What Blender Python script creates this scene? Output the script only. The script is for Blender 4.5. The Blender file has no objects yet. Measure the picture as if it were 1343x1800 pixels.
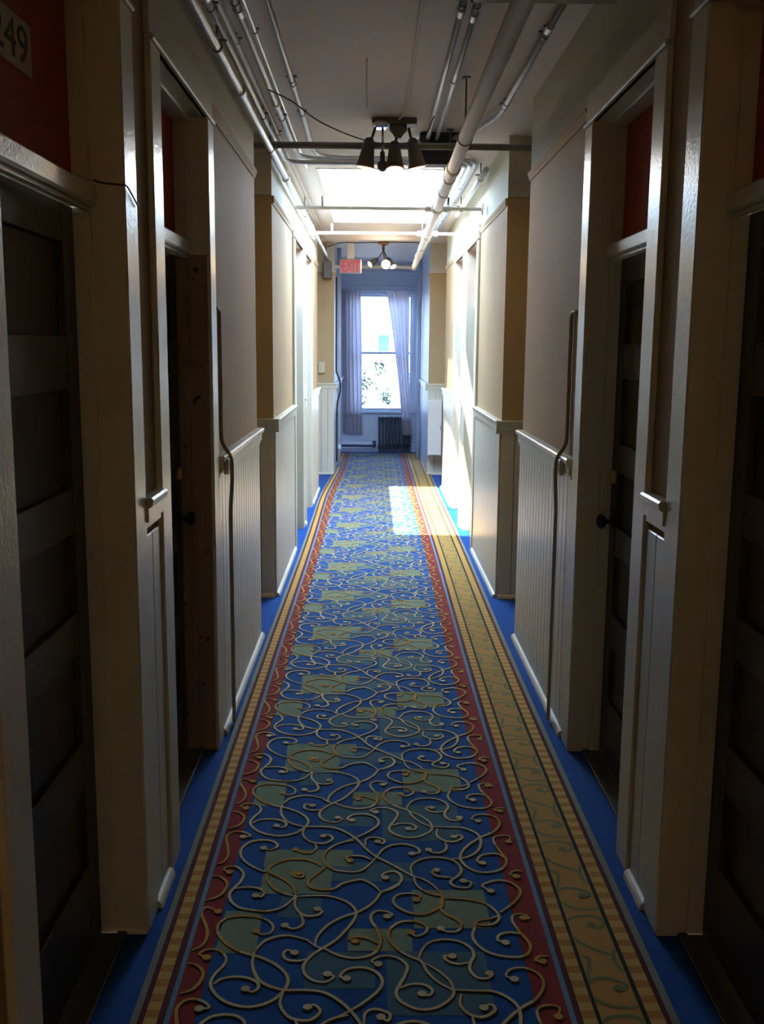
import bpy, bmesh, math, random
from mathutils import Vector, Matrix
random.seed(7)
scene = bpy.context.scene
C = scene.collection

# ------------------------------------------------------------------ camera
F_PX, CX, CY = 1750.0, 671.5, 900.0
VPX, VPY, ROLL, EYE = 657.0, 610.0, math.radians(0.5), 1.62
fw = Vector((VPX - CX, VPY - CY, F_PX)).normalized()          # corridor axis seen in the camera frame
dn = Vector((-math.sin(ROLL), math.cos(ROLL), 0.0))
dn = (dn - Vector((0, 0, 1)) * (dn.dot(fw) / fw.z)).normalized()
rt = dn.cross(fw)
up = -dn
cam_d = bpy.data.cameras.new('camera')
cam_d.sensor_fit = 'VERTICAL'
cam_d.sensor_height = 24.0
cam_d.lens = 24.0 * F_PX / 1800.0
cam_d.clip_start = 0.05
cam = bpy.data.objects.new('camera', cam_d)
C.objects.link(cam)
col = lambda i: Vector((rt[i], fw[i], up[i]))
right, down, fwd = col(0), col(1), col(2)
mw = Matrix((( right.x, -down.x, -fwd.x, 0.0),
             ( right.y, -down.y, -fwd.y, 0.0),
             ( right.z, -down.z, -fwd.z, EYE),
             (0, 0, 0, 1)))
cam.matrix_world = mw
scene.camera = cam

# ------------------------------------------------------------------ sky, sun, exposure
SUN_DIR = Vector((0.197, 0.31, -1.0)).normalized()
SKY_STRENGTH = 2.3
SUN_STRENGTH = 19.0
world = bpy.data.worlds.new('sky')
scene.world = world
world.use_nodes = True
wn = world.node_tree.nodes
wl = world.node_tree.links
wn.clear()
w_out = wn.new('ShaderNodeOutputWorld')
w_bg = wn.new('ShaderNodeBackground')
w_sky = wn.new('ShaderNodeTexSky')
w_sky.sky_type = 'NISHITA'
w_sky.sun_disc = False
w_sky.sun_elevation = math.asin(-SUN_DIR.z)
w_sky.sun_rotation = math.atan2(-SUN_DIR.x, -SUN_DIR.y)
w_sky.air_density = 1.0
w_sky.ozone_density = 4.0
w_sky.dust_density = 0.2
w_bg.inputs[1].default_value = SKY_STRENGTH
wl.new(w_sky.outputs[0], w_bg.inputs[0])
wl.new(w_bg.outputs[0], w_out.inputs[0])
sun_d = bpy.data.lights.new('sun', 'SUN')
sun_d.energy = SUN_STRENGTH
sun_d.angle = math.radians(0.6)
sun_d.color = (1.0, 0.95, 0.86)
sun = bpy.data.objects.new('sun', sun_d)
sun.rotation_euler = SUN_DIR.to_track_quat('-Z', 'Y').to_euler()
sun.location = (-3, -5, 20)
C.objects.link(sun)
def portal(name, loc, rot, sx, sy):
    d = bpy.data.lights.new(name, 'AREA')
    d.shape = 'RECTANGLE'
    d.size, d.size_y = sx, sy
    d.cycles.is_portal = True
    o = bpy.data.objects.new(name, d)
    o.location, o.rotation_euler = loc, rot
    C.objects.link(o)
portal('skylight_portal', (0.06, 9.12, 3.02), (0, 0, 0), 0.98, 3.12)
portal('window_portal', (0.11, 15.74, 1.53), (math.radians(-90), 0, 0), 0.92, 1.78)
scene.view_settings.view_transform = 'Standard'
scene.view_settings.look = 'None'
scene.view_settings.gamma = 1.0
scene.view_settings.use_curve_mapping = False
scene.view_settings.exposure = 1.9
scene.cycles.max_bounces = 16
scene.cycles.diffuse_bounces = 10
scene.cycles.glossy_bounces = 5
scene.cycles.transparent_max_bounces = 12
scene.cycles.sample_clamp_indirect = 8.0

# ------------------------------------------------------------------ materials
MATS = {}
def nmat(name):
    m = bpy.data.materials.new(name)
    m.use_nodes = True
    return m, m.node_tree.nodes, m.node_tree.links, m.node_tree.nodes['Principled BSDF']
def paint(name, rgb, rough=0.5, var=0.06, scale=3.0, bump=0.0, bscale=60.0, metal=0.0, spec=0.5, stretch=(1, 1, 1), coat=0.0):
    m, n, l, b = nmat(name)
    tc = n.new('ShaderNodeNewGeometry')
    mp = n.new('ShaderNodeMapping'); mp.inputs['Scale'].default_value = stretch
    l.new(tc.outputs['Position'], mp.inputs[0])
    nz = n.new('ShaderNodeTexNoise'); nz.inputs['Scale'].default_value = scale; nz.inputs['Detail'].default_value = 5
    l.new(mp.outputs[0], nz.inputs['Vector'])
    mx = n.new('ShaderNodeMix'); mx.data_type = 'RGBA'
    mx.inputs[6].default_value = tuple(max(0, c * (1 - var * 2)) for c in rgb) + (1,)
    mx.inputs[7].default_value = tuple(min(1, c * (1 + var)) for c in rgb) + (1,)
    l.new(nz.outputs[0], mx.inputs[0])
    l.new(mx.outputs[2], b.inputs['Base Color'])
    b.inputs['Roughness'].default_value = rough
    b.inputs['Metallic'].default_value = metal
    b.inputs['Specular IOR Level'].default_value = spec
    if coat:
        b.inputs['Coat Weight'].default_value = coat
        b.inputs['Coat Roughness'].default_value = 0.15
    if bump:
        nb = n.new('ShaderNodeTexNoise'); nb.inputs['Scale'].default_value = bscale; nb.inputs['Detail'].default_value = 3
        l.new(mp.outputs[0], nb.inputs['Vector'])
        bp = n.new('ShaderNodeBump'); bp.inputs['Strength'].default_value = bump; bp.inputs['Distance'].default_value = 0.004
        l.new(nb.outputs[0], bp.inputs['Height'])
        l.new(bp.outputs[0], b.inputs['Normal'])
    MATS[name] = m
    return m
def emit(name, rgb, s):
    m, n, l, b = nmat(name)
    b.inputs['Base Color'].default_value = rgb + (1,)
    b.inputs['Emission Color'].default_value = rgb + (1,)
    b.inputs['Emission Strength'].default_value = s
    MATS[name] = m
paint('trim', (0.60, 0.57, 0.43), 0.28, 0.04, 4, 0.25, 90)
paint('trim_board', (0.60, 0.575, 0.46), 0.30, 0.04, 5, 0.10, 40, stretch=(1, 1, 0.2))
paint('frieze', (0.56, 0.53, 0.41), 0.55, 0.05, 3, 0.1, 30)
paint('ceiling_paint', (0.74, 0.66, 0.57), 0.7, 0.06, 2.5, 0.1, 25)
paint('door_wood', (0.050, 0.036, 0.022), 0.38, 0.25, 6, 0.1, 30, stretch=(1, 1, 0.25))
paint('panel_wood', (0.042, 0.032, 0.020), 0.42, 0.3, 8, 0.1, 30, stretch=(1, 0.25, 1))
paint('jamb_wood', (0.30, 0.185, 0.105), 0.55, 0.25, 9, 0.2, 60, stretch=(1, 1, 0.15))
paint('transom_red', (0.46, 0.055, 0.025), 0.6, 0.1, 5)
paint('plate', (0.55, 0.50, 0.36), 0.5, 0.05)
paint('ink', (0.03, 0.025, 0.02), 0.5, 0.0)
paint('galvanised', (0.60, 0.64, 0.68), 0.33, 0.12, 40, 0.05, 80, metal=0.4)
paint('painted_pipe', (0.76, 0.71, 0.63), 0.65, 0.06, 10)
paint('brown_pipe', (0.26, 0.20, 0.15), 0.5, 0.1, 10)
paint('dark_pipe', (0.22, 0.20, 0.17), 0.5, 0.1, 10)
paint('raceway', (0.34, 0.27, 0.18), 0.5, 0.1, 10)
paint('fixture_dark', (0.14, 0.125, 0.115), 0.45, 0.1, 20)
paint('chrome', (0.7, 0.7, 0.72), 0.15, 0.02, 20, metal=1.0)
paint('copper', (0.75, 0.35, 0.18), 0.3, 0.05, 20, metal=1.0)
paint('navy_box', (0.035, 0.045, 0.075), 0.5, 0.1, 10)
paint('cable_black', (0.03, 0.028, 0.025), 0.6, 0.0)
paint('cast_iron', (0.05, 0.055, 0.07), 0.45, 0.15, 20, metal=0.3)
paint('white_metal', (0.62, 0.62, 0.58), 0.45, 0.03, 6)
paint('cream_plastic', (0.55, 0.47, 0.28), 0.5, 0.03)
paint('brass', (0.55, 0.38, 0.12), 0.3, 0.1, 20, metal=0.9)
paint('black_metal', (0.02, 0.02, 0.022), 0.35, 0.1, 20, metal=0.5)
paint('sky_lit_paint', (0.50, 0.57, 0.69), 0.4, 0.03)  # blue of the window daylight is mixed into this paint colour
paint('stucco', (0.30, 0.31, 0.31), 0.8, 0.04, 2)
paint('teal_glass', (0.015, 0.11, 0.11), 0.3, 0.03)
paint('leaf_green', (0.015, 0.04, 0.012), 0.6, 0.3, 30)
paint('bark', (0.03, 0.022, 0.016), 0.8, 0.2, 30)
paint('sign_white', (0.50, 0.40, 0.36), 0.4, 0.02)
paint('sign_pink', (0.50, 0.17, 0.17), 0.4, 0.02)
emit('bulb_glow', (1.0, 0.74, 0.46), 60.0)
emit('bulb_fill', (1.0, 0.72, 0.44), 165.0)  # stronger emission for the added fill heads behind the camera
emit('bulb_soft', (1.0, 0.62, 0.36), 8.0)
# exit letters are back-lit
m, n, l, b = nmat('exit_red')
b.inputs['Base Color'].default_value = (0.5, 0.02, 0.03, 1)
b.inputs['Emission Color'].default_value = (0.85, 0.03, 0.06, 1)
b.inputs['Emission Strength'].default_value = 0.08
MATS['exit_red'] = m
# wall paint: tan between the rails, cream frieze above the picture rail
m, n, l, b = nmat('wall_paint')
g = n.new('ShaderNodeNewGeometry'); sp = n.new('ShaderNodeSeparateXYZ'); l.new(g.outputs['Position'], sp.inputs[0])
gt = n.new('ShaderNodeMath'); gt.operation = 'GREATER_THAN'; gt.inputs[1].default_value = 2.54; l.new(sp.outputs['Z'], gt.inputs[0])
nz = n.new('ShaderNodeTexNoise'); nz.inputs['Scale'].default_value = 2.5; nz.inputs['Detail'].default_value = 6; l.new(g.outputs['Position'], nz.inputs['Vector'])
m1 = n.new('ShaderNodeMix'); m1.data_type = 'RGBA'; m1.inputs[6].default_value = (0.37, 0.265, 0.135, 1); m1.inputs[7].default_value = (0.47, 0.345, 0.185, 1); l.new(nz.outputs[0], m1.inputs[0])
m2 = n.new('ShaderNodeMix'); m2.data_type = 'RGBA'; m2.inputs[7].default_value = (0.56, 0.53, 0.41, 1); l.new(gt.outputs[0], m2.inputs[0]); l.new(m1.outputs[2], m2.inputs[6])
l.new(m2.outputs[2], b.inputs['Base Color']); b.inputs['Roughness'].default_value = 0.75; b.inputs['Specular IOR Level'].default_value = 0.25
nb = n.new('ShaderNodeTexNoise'); nb.inputs['Scale'].default_value = 90; l.new(g.outputs['Position'], nb.inputs['Vector'])
bp = n.new('ShaderNodeBump'); bp.inputs['Strength'].default_value = 0.15; bp.inputs['Distance'].default_value = 0.003; l.new(nb.outputs[0], bp.inputs['Height']); l.new(bp.outputs[0], b.inputs['Normal'])
MATS['wall_paint'] = m
# dark nail holes and chips in the bare jamb
m = MATS['jamb_wood']; n, l = m.node_tree.nodes, m.node_tree.links; b = n['Principled BSDF']
old = b.inputs['Base Color'].links[0].from_socket
g = n.new('ShaderNodeNewGeometry'); vo = n.new('ShaderNodeTexNoise'); vo.inputs['Scale'].default_value = 28; vo.inputs['Detail'].default_value = 1
l.new(g.outputs['Position'], vo.inputs['Vector'])
gt = n.new('ShaderNodeMapRange'); gt.inputs[1].default_value = 0.68; gt.inputs[2].default_value = 0.74; l.new(vo.outputs[0], gt.inputs[0])
mx = n.new('ShaderNodeMix'); mx.data_type = 'RGBA'; mx.inputs[7].default_value = (0.03, 0.02, 0.014, 1)
l.new(gt.outputs[0], mx.inputs[0]); l.new(old, mx.inputs[6]); l.new(mx.outputs[2], b.inputs['Base Color'])
# carpet colours: fine tufted pile
def pile(name, rgb, rgb2=None, var=0.12, ladder=False):
    m, n, l, b = nmat(name)
    g = n.new('ShaderNodeNewGeometry')
    nz = n.new('ShaderNodeTexNoise'); nz.inputs['Scale'].default_value = 260; nz.inputs['Detail'].default_value = 2; l.new(g.outputs['Position'], nz.inputs['Vector'])
    mx = n.new('ShaderNodeMix'); mx.data_type = 'RGBA'
    mx.inputs[6].default_value = tuple(c * (1 - 2 * var) for c in rgb) + (1,)
    mx.inputs[7].default_value = tuple(min(1, c * (1 + 2 * var)) for c in rgb) + (1,)
    l.new(nz.outputs[0], mx.inputs[0])
    out = mx.outputs[2]
    if ladder:
        sp = n.new('ShaderNodeSeparateXYZ'); l.new(g.outputs['Position'], sp.inputs[0])
        mu = n.new('ShaderNodeMath'); mu.operation = 'MULTIPLY'; mu.inputs[1].default_value = 1 / 0.060; l.new(sp.outputs['Y'], mu.inputs[0])
        fr = n.new('ShaderNodeMath'); fr.operation = 'FRACT'; l.new(mu.outputs[0], fr.inputs[0])
        gt = n.new('ShaderNodeMath'); gt.operation = 'GREATER_THAN'; gt.inputs[1].default_value = 0.5; l.new(fr.outputs[0], gt.inputs[0])
        m3 = n.new('ShaderNodeMix'); m3.data_type = 'RGBA'; m3.inputs[7].default_value = rgb2 + (1,)
        l.new(gt.outputs[0], m3.inputs[0]); l.new(out, m3.inputs[6]); out = m3.outputs[2]
    l.new(out, b.inputs['Base Color'])
    b.inputs['Roughness'].default_value = 0.95
    b.inputs['Specular IOR Level'].default_value = 0.15
    b.inputs['Sheen Weight'].default_value = 0.12
    b.inputs['Sheen Roughness'].default_value = 0.4
    bp = n.new('ShaderNodeBump'); bp.inputs['Strength'].default_value = 0.4; bp.inputs['Distance'].default_value = 0.002; l.new(nz.outputs[0], bp.inputs['Height']); l.new(bp.outputs[0], b.inputs['Normal'])
    MATS[name] = m
pile('floor_blue', (0.002, 0.062, 0.27))
pile('field_blue', (0.006, 0.080, 0.275))
pile('border_red', (0.24, 0.022, 0.018))
pile('dark_red', (0.085, 0.016, 0.018))
pile('pale_blue', (0.13, 0.22, 0.32))
pile('edge_grey', (0.20, 0.22, 0.17))
pile('ladder', (0.52, 0.33, 0.085), (0.40, 0.19, 0.035), ladder=True)
pile('gold_band', (0.42, 0.235, 0.055))
pile('line_black', (0.018, 0.022, 0.018))
pile('patch_green', (0.18, 0.25, 0.155))
pile('patch_teal', (0.060, 0.145, 0.185))
pile('scroll_cream', (0.56, 0.47, 0.26))
pile('scroll_gold', (0.50, 0.27, 0.05))
pile('scroll_outline', (0.045, 0.028, 0.014))
pile('scroll_teal', (0.16, 0.19, 0.075))
# curtain cloth lets daylight through
m, n, l, b = nmat('sheer')
out = n['Material Output']
tr = n.new('ShaderNodeBsdfTranslucent'); tr.inputs[0].default_value = (0.40, 0.36, 0.42, 1)
df = n.new('ShaderNodeBsdfDiffuse'); df.inputs[0].default_value = (0.48, 0.44, 0.48, 1)
mx = n.new('ShaderNodeMixShader'); mx.inputs[0].default_value = 0.38
l.new(df.outputs[0], mx.inputs[1]); l.new(tr.outputs[0], mx.inputs[2]); l.new(mx.outputs[0], out.inputs[0])
MATS['sheer'] = m
# window glass
m, n, l, b = nmat('glass')
out = n['Material Output']
tp = n.new('ShaderNodeBsdfTransparent'); tp.inputs[0].default_value = (0.96, 0.98, 0.98, 1)
gl = n.new('ShaderNodeBsdfGlossy'); gl.inputs['Roughness'].default_value = 0.03
fr = n.new('ShaderNodeFresnel'); fr.inputs[0].default_value = 1.45
mx = n.new('ShaderNodeMixShader'); l.new(fr.outputs[0], mx.inputs[0]); l.new(tp.outputs[0], mx.inputs[1]); l.new(gl.outputs[0], mx.inputs[2]); l.new(mx.outputs[0], out.inputs[0])
MATS['glass'] = m
# skylight glazing: slightly milky
m, n, l, b = nmat('milky_glass')
out = n['Material Output']
tp = n.new('ShaderNodeBsdfTransparent'); tp.inputs[0].default_value = (0.97, 0.99, 0.97, 1)
tr = n.new('ShaderNodeBsdfTranslucent'); tr.inputs[0].default_value = (0.90, 0.93, 0.88, 1)
mx = n.new('ShaderNodeMixShader'); mx.inputs[0].default_value = 0.26
l.new(tp.outputs[0], mx.inputs[1]); l.new(tr.outputs[0], mx.inputs[2]); l.new(mx.outputs[0], out.inputs[0])
MATS['milky_glass'] = m

# ------------------------------------------------------------------ helpers
def tag(o, label=None, cat=None, group=None, kind=None):
    if label: o['label'] = label
    if cat: o['category'] = cat
    if group: o['group'] = group
    if kind: o['kind'] = kind
    return o
def empty(name, loc=(0, 0, 0), parent=None):
    o = bpy.data.objects.new(name, None)
    o.location = loc
    o.empty_display_size = 0.1
    C.objects.link(o)
    if parent: o.parent = parent
    return o
def put(name, me, mat, parent=None, loc=None):
    o = bpy.data.objects.new(name, me)
    if mat and not me.materials:
        me.materials.append(MATS[mat])
    C.objects.link(o)
    if parent:
        o.parent = parent
        o.matrix_parent_inverse = Matrix.Translation(-parent.location)   # children are given in world coordinates
    if loc: o.location = loc
    return o
def finish(name, bm, mat, parent=None, smooth=False):
    bmesh.ops.recalc_face_normals(bm, faces=bm.faces[:])
    me = bpy.data.meshes.new(name)
    if smooth:
        for f in bm.faces: f.smooth = True
    bm.to_mesh(me); bm.free()
    return put(name, me, mat, parent)
def box(bm, x0, x1, y0, y1, z0, z1, bev=0.0):
    x0, x1 = min(x0, x1), max(x0, x1); y0, y1 = min(y0, y1), max(y0, y1); z0, z1 = min(z0, z1), max(z0, z1)
    v = [bm.verts.new(p) for p in ((x0, y0, z0), (x1, y0, z0), (x1, y1, z0), (x0, y1, z0), (x0, y0, z1), (x1, y0, z1), (x1, y1, z1), (x0, y1, z1))]
    fs = [bm.faces.new([v[i] for i in q]) for q in ((0, 3, 2, 1), (4, 5, 6, 7), (0, 1, 5, 4), (1, 2, 6, 5), (2, 3, 7, 6), (3, 0, 4, 7))]
    if bev:
        es = list({e for f in fs for e in f.edges})
        bmesh.ops.bevel(bm, geom=es, offset=bev, segments=1, affect='EDGES')
    return bm
def one_box(name, mat, parent, x0, x1, y0, y1, z0, z1, bev=0.0):
    return finish(name, box(bmesh.new(), x0, x1, y0, y1, z0, z1, bev), mat, parent)
def tube(bm, pts, r, seg=10, caps=True, radii=None):
    pts = [Vector(p) for p in pts]
    rings = []
    nrm = None
    for i, p in enumerate(pts):
        t = (pts[min(i + 1, len(pts) - 1)] - pts[max(i - 1, 0)]).normalized()
        if nrm is None:
            a = Vector((0, 0, 1)) if abs(t.z) < 0.9 else Vector((1, 0, 0))
            nrm = t.cross(a).normalized()
        else:
            nrm = (nrm - t * nrm.dot(t)).normalized()
        bn = t.cross(nrm)
        rr = radii[i] if radii else r
        rings.append([bm.verts.new(p + (nrm * math.cos(2 * math.pi * k / seg) + bn * math.sin(2 * math.pi * k / seg)) * rr) for k in range(seg)])
    for a, b in zip(rings, rings[1:]):
        for k in range(seg):
            f = bm.faces.new((a[k], a[(k + 1) % seg], b[(k + 1) % seg], b[k])); f.smooth = True
    if caps:
        bm.faces.new(rings[0][::-1]); bm.faces.new(rings[-1])
    return bm
def fillet(pts, rad, n=6):
    """polyline with rounded corners"""
    pts = [Vector(p) for p in pts]
    out = [pts[0]]
    for a, b, c in zip(pts, pts[1:], pts[2:]):
        d1, d2 = (a - b).normalized(), (c - b).normalized()
        p1, p2 = b + d1 * rad, b + d2 * rad
        for i in range(n + 1):
            t = i / n
            out.append(p1 * (1 - t) ** 2 + b * 2 * t * (1 - t) + p2 * t * t)
    out.append(pts[-1])
    return out
def mesh_tube(name, pts, r, mat, parent=None, seg=10):
    bm = tube(bmesh.new(), pts, r, seg)
    bmesh.ops.recalc_face_normals(bm, faces=bm.faces[:])
    me = bpy.data.meshes.new(name); bm.to_mesh(me); bm.free()
    return put(name, me, mat, parent)
def lathe(bm, prof, loc, axis, seg=18):
    """prof = [(radius, along)] spun round axis through loc"""
    ax = Vector(axis).normalized()
    a = ax.orthogonal().normalized(); b = ax.cross(a)
    rings = []
    for r, h in prof:
        c = Vector(loc) + ax * h
        rings.append([bm.verts.new(c + (a * math.cos(2 * math.pi * k / seg) + b * math.sin(2 * math.pi * k / seg)) * max(r, 1e-4)) for k in range(seg)])
    for p, q in zip(rings, rings[1:]):
        for k in range(seg):
            f = bm.faces.new((p[k], p[(k + 1) % seg], q[(k + 1) % seg], q[k])); f.smooth = True
    bm.faces.new(rings[0][::-1]); bm.faces.new(rings[-1])
    return bm
def mesh_lathe(name, prof, loc, axis, mat, parent=None, seg=18):
    return finish(name, lathe(bmesh.new(), prof, loc, axis, seg), mat, parent)
def text_mesh(name, body, size, mat, parent, mw, extrude=0.001, width=None, height=None):
    cu = bpy.data.curves.new(name, 'FONT')
    cu.body = body; cu.size = size; cu.extrude = extrude; cu.align_x = 'CENTER'; cu.align_y = 'CENTER'
    tmp = bpy.data.objects.new(name + '_tmp', cu)
    C.objects.link(tmp)
    bpy.context.view_layer.update()
    me = bpy.data.meshes.new_from_object(tmp.evaluated_get(bpy.context.evaluated_depsgraph_get()))
    bpy.data.objects.remove(tmp); bpy.data.curves.remove(cu)
    xs = [v.co.x for v in me.vertices]; ys = [v.co.y for v in me.vertices]
    sx = (width / (max(xs) - min(xs))) if width else 1
    sy = (height / (max(ys) - min(ys))) if height else 1
    cx, cy = (max(xs) + min(xs)) / 2, (max(ys) + min(ys)) / 2
    for v in me.vertices:
        v.co = mw @ Vector(((v.co.x - cx) * sx, (v.co.y - cy) * sy, v.co.z))
    me.name = name
    me.materials.clear()
    return put(name, me, mat, parent)

# ------------------------------------------------------------------ the room shell
ZC = 2.90                                  # ceiling
FACE = {-1: -0.615, 1: 0.80}               # casing faces left and right
def X(s, d): return FACE[s] + s * d        # d = depth into the wall from the casing face
WD = 0.02                                  # plaster sits this far behind the casing face
Y_BACK, Y_END = -3.2, 15.6
ALC1 = (5.45, 6.36)
ALC2 = {-1: (11.38, 12.76), 1: (11.58, 12.80)}
XC = {-1: -0.50, 1: 0.70}                  # the narrower end bay
OPEN_TOP = 2.445
# openings (y0, y1) per door and side
OPEN = [(1.71, 2.55), (3.02, 3.84), (8.03, 8.82), (9.25, 10.04)]
SKY = (-0.43, 0.555, 7.55, 10.69)          # skylight opening x0 x1 y0 y1
WIN = (-0.35, 0.60, 0.64, 2.42)            # end window opening x0 x1 z0 z1

floor = one_box('floor', 'floor_blue', None, -2.1, 2.3, Y_BACK - 0.2, Y_END + 0.2, -0.1, 0.0)
tag(floor, 'plain royal blue carpet showing along both sides of the runner', kind='structure')
bm = bmesh.new()
sx0, sx1, sy0, sy1 = SKY
box(bm, -2.1, 2.3, Y_BACK - 0.2, sy0, ZC, ZC + 0.12); box(bm, -2.1, 2.3, sy1, Y_END + 0.2, ZC, ZC + 0.12)
box(bm, -2.1, sx0, sy0, sy1, ZC, ZC + 0.12); box(bm, sx1, 2.3, sy0, sy1, ZC, ZC + 0.12)
ceiling = tag(finish('ceiling', bm, 'ceiling_paint'), 'off white plaster ceiling carrying pipes and conduits', kind='structure')

walls = {}
for s, side in ((-1, 'left'), (1, 'right')):
    bm = bmesh.new()
    a1 = ALC1; a2 = ALC2[s]
    solid = [(Y_BACK, OPEN[0][0] - .02), (OPEN[0][1] + .02, OPEN[1][0] - .02), (OPEN[1][1] + .02, a1[0]),
             (a1[1], OPEN[2][0] - .02), (OPEN[2][1] + .02, OPEN[3][0] - .02), (OPEN[3][1] + .02, a2[0])]
    for y0, y1 in solid: box(bm, X(s, WD), X(s, .30), y0, y1, 0, ZC)
    for y0, y1 in OPEN: box(bm, X(s, WD), X(s, .30), y0 - .02, y1 + .02, OPEN_TOP + .02, ZC)
    for a in (a1, a2):
        box(bm, X(s, .30), X(s, 1.2), a[0] - .12, a[0], 0, ZC)                                   # near side of the alcove
        box(bm, X(s, .30), X(s, 1.2), a[1], a[1] + .12, 0, ZC)         # side that faces us
        if a is a2: box(bm, XC[s], X(s, .30), a[1] - .012, a[1], 0, ZC)
        box(bm, X(s, 1.2), X(s, 1.32), a[0] - .12, a[1] + .12, 0, ZC)
    walls[s] = tag(finish('wall_' + side, bm, 'wall_paint'),
                   'tan upper wall with white wainscot along the %s of the corridor' % side, kind='structure')
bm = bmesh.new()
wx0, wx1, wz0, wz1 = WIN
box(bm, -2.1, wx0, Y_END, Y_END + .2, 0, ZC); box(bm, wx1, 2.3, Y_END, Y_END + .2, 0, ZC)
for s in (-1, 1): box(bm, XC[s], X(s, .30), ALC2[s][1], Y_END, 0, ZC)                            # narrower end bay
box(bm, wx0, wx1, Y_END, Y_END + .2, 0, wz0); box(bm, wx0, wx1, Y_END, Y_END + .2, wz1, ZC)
wall_end = tag(finish('wall_end', bm, 'sky_lit_paint'), 'pale wall around the window at the far end, blue window light in its colour', kind='structure')
tag(one_box('wall_back', 'wall_paint', None, -2.1, 2.3, Y_BACK - .2, Y_BACK, 0, ZC), 'tan wall closing the corridor behind the camera', kind='structure')

# wainscot boards, rails and shoe mouldings: pieces of the walls
BOARDS = {}
def board(parent, x, y, along_y, s, w):
    key = (along_y, s, round(w, 3))
    if key not in BOARDS:
        bm = bmesh.new()
        if along_y: box(bm, 0, -s * .012, .0015, w - .0015, 0, 1.10, .003)
        else: box(bm, .0015, w - .0015, 0, -.012, 0, 1.10, .003)
        bmesh.ops.recalc_face_normals(bm, faces=bm.faces[:])
        me = bpy.data.meshes.new('wainscot_board'); bm.to_mesh(me); bm.free(); BOARDS[key] = me
    put('wainscot_board', BOARDS[key], 'trim_board', parent, (x, y, 0))
def prism_y(bm, prof, y0, y1):
    """profile [(x, z)] pushed along y"""
    a = [bm.verts.new((x, y0, z)) for x, z in prof]; b = [bm.verts.new((x, y1, z)) for x, z in prof]
    n = len(prof)
    for i in range(n): bm.faces.new((a[i], a[(i + 1) % n], b[(i + 1) % n], b[i]))
    bm.faces.new(a[::-1]); bm.faces.new(b)
def prism_x(bm, prof, x0, x1):
    a = [bm.verts.new((x0, y, z)) for y, z in prof]; b = [bm.verts.new((x1, y, z)) for y, z in prof]
    n = len(prof)
    for i in range(n): bm.faces.new((a[i], a[(i + 1) % n], b[(i + 1) % n], b[i]))
    bm.faces.new(a[::-1]); bm.faces.new(b)
def chair_prof(z):          # (out from plaster, z)
    return [(0, z - .085), (.018, z - .085), (.018, z - .070), (.026, z - .066), (.026, z - .030), (.036, z - .024), (.040, z - .006), (.034, z), (0, z)]
def picture_prof(z):
    return [(0, z - .022), (.006, z - .022), (.009, z - .008), (.014, z + .002), (.017, z + .012), (.017, z + .018), (.008, z + .022), (0, z + .022)]
SHOE = [(.012, 0), (.032, 0), (.029, .014), (.022, .022), (.012, .026)]
def dress(s, y0, y1, zr=1.18, picture=True, wid=.0875):
    p = walls[s]; x = X(s, WD)
    n = max(1, round((y1 - y0) / wid)); w = (y1 - y0) / n
    for i in range(n): board(p, x, y0 + i * w, True, s, w)
    bm = bmesh.new(); prism_y(bm, [(x - s * a, z) for a, z in chair_prof(zr)], y0, y1); finish('chair_rail', bm, 'trim', p)
    bm = bmesh.new(); prism_y(bm, [(x - s * a, z) for a, z in SHOE], y0, y1); finish('shoe_moulding', bm, 'frieze', p)
    if picture:
        bm = bmesh.new(); prism_y(bm, [(x - s * a, z) for a, z in picture_prof(2.51)], y0, y1); finish('picture_rail', bm, 'wall_paint', p)
for s in (-1, 1):
    dress(s, 2.68, 2.87, 1.21, False)
    dress(s, 4.0, ALC1[0] + .0)
    dress(s, ALC1[1], 7.90, 1.165)
    dress(s, 8.95, 9.12, 1.165, False)
    dress(s, 10.17, ALC2[s][0], 1.165)
    # the alcove walls that face the camera
    for a, xi in ((ALC1, X(s, WD)), (ALC2[s], XC[s])):
        p = walls[s]; xo = X(s, .55); y = a[1] - (.012 if a is not ALC1 else 0)
        lo, hi = min(xi, xo), max(xi, xo)
        n = round((hi - lo) / .0875); w = (hi - lo) / n
        for i in range(n): board(p, lo + i * w, y, False, s, w)
        e = .036
        bm = bmesh.new(); prism_x(bm, [(y - q, z) for q, z in chair_prof(1.165)], xo, xi - s * e); finish('chair_rail', bm, 'trim', p)
        bm = bmesh.new(); prism_x(bm, [(y - q, z) for q, z in picture_prof(2.51)], xo, xi - s * .016); finish('picture_rail', bm, 'wall_paint', p)
        bm = bmesh.new(); prism_x(bm, [(y - q, z) for q, z in SHOE], xo, xi); finish('shoe_moulding', bm, 'trim', p)
    # end bay wainscot rail
    bm = bmesh.new(); prism_y(bm, [(XC[s] - s * q, z) for q, z in chair_prof(1.165)], ALC2[s][1], Y_END); finish('chair_rail', bm, 'sky_lit_paint', wall_end)
# end wall: head moulding, baseboard
bm = bmesh.new(); prism_x(bm, [(Y_END - q, z) for q, z in picture_prof(2.74)], -.5, .7); finish('head_moulding', bm, 'sky_lit_paint', wall_end)
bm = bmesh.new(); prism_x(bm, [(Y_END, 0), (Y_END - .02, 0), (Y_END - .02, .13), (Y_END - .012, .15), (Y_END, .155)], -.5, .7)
tag(finish('baseboard_end', bm, 'sky_lit_paint'), 'plain pale baseboard under the far window', kind='structure')
# dropped beam over the near right half of the ceiling
tag(one_box('trim_1', 'brown_pipe', None, .33, X(1, .02), 3.30, 3.63, 2.78, ZC, .004), 'dark boxed beam under the ceiling at the near right', kind='structure')

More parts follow.
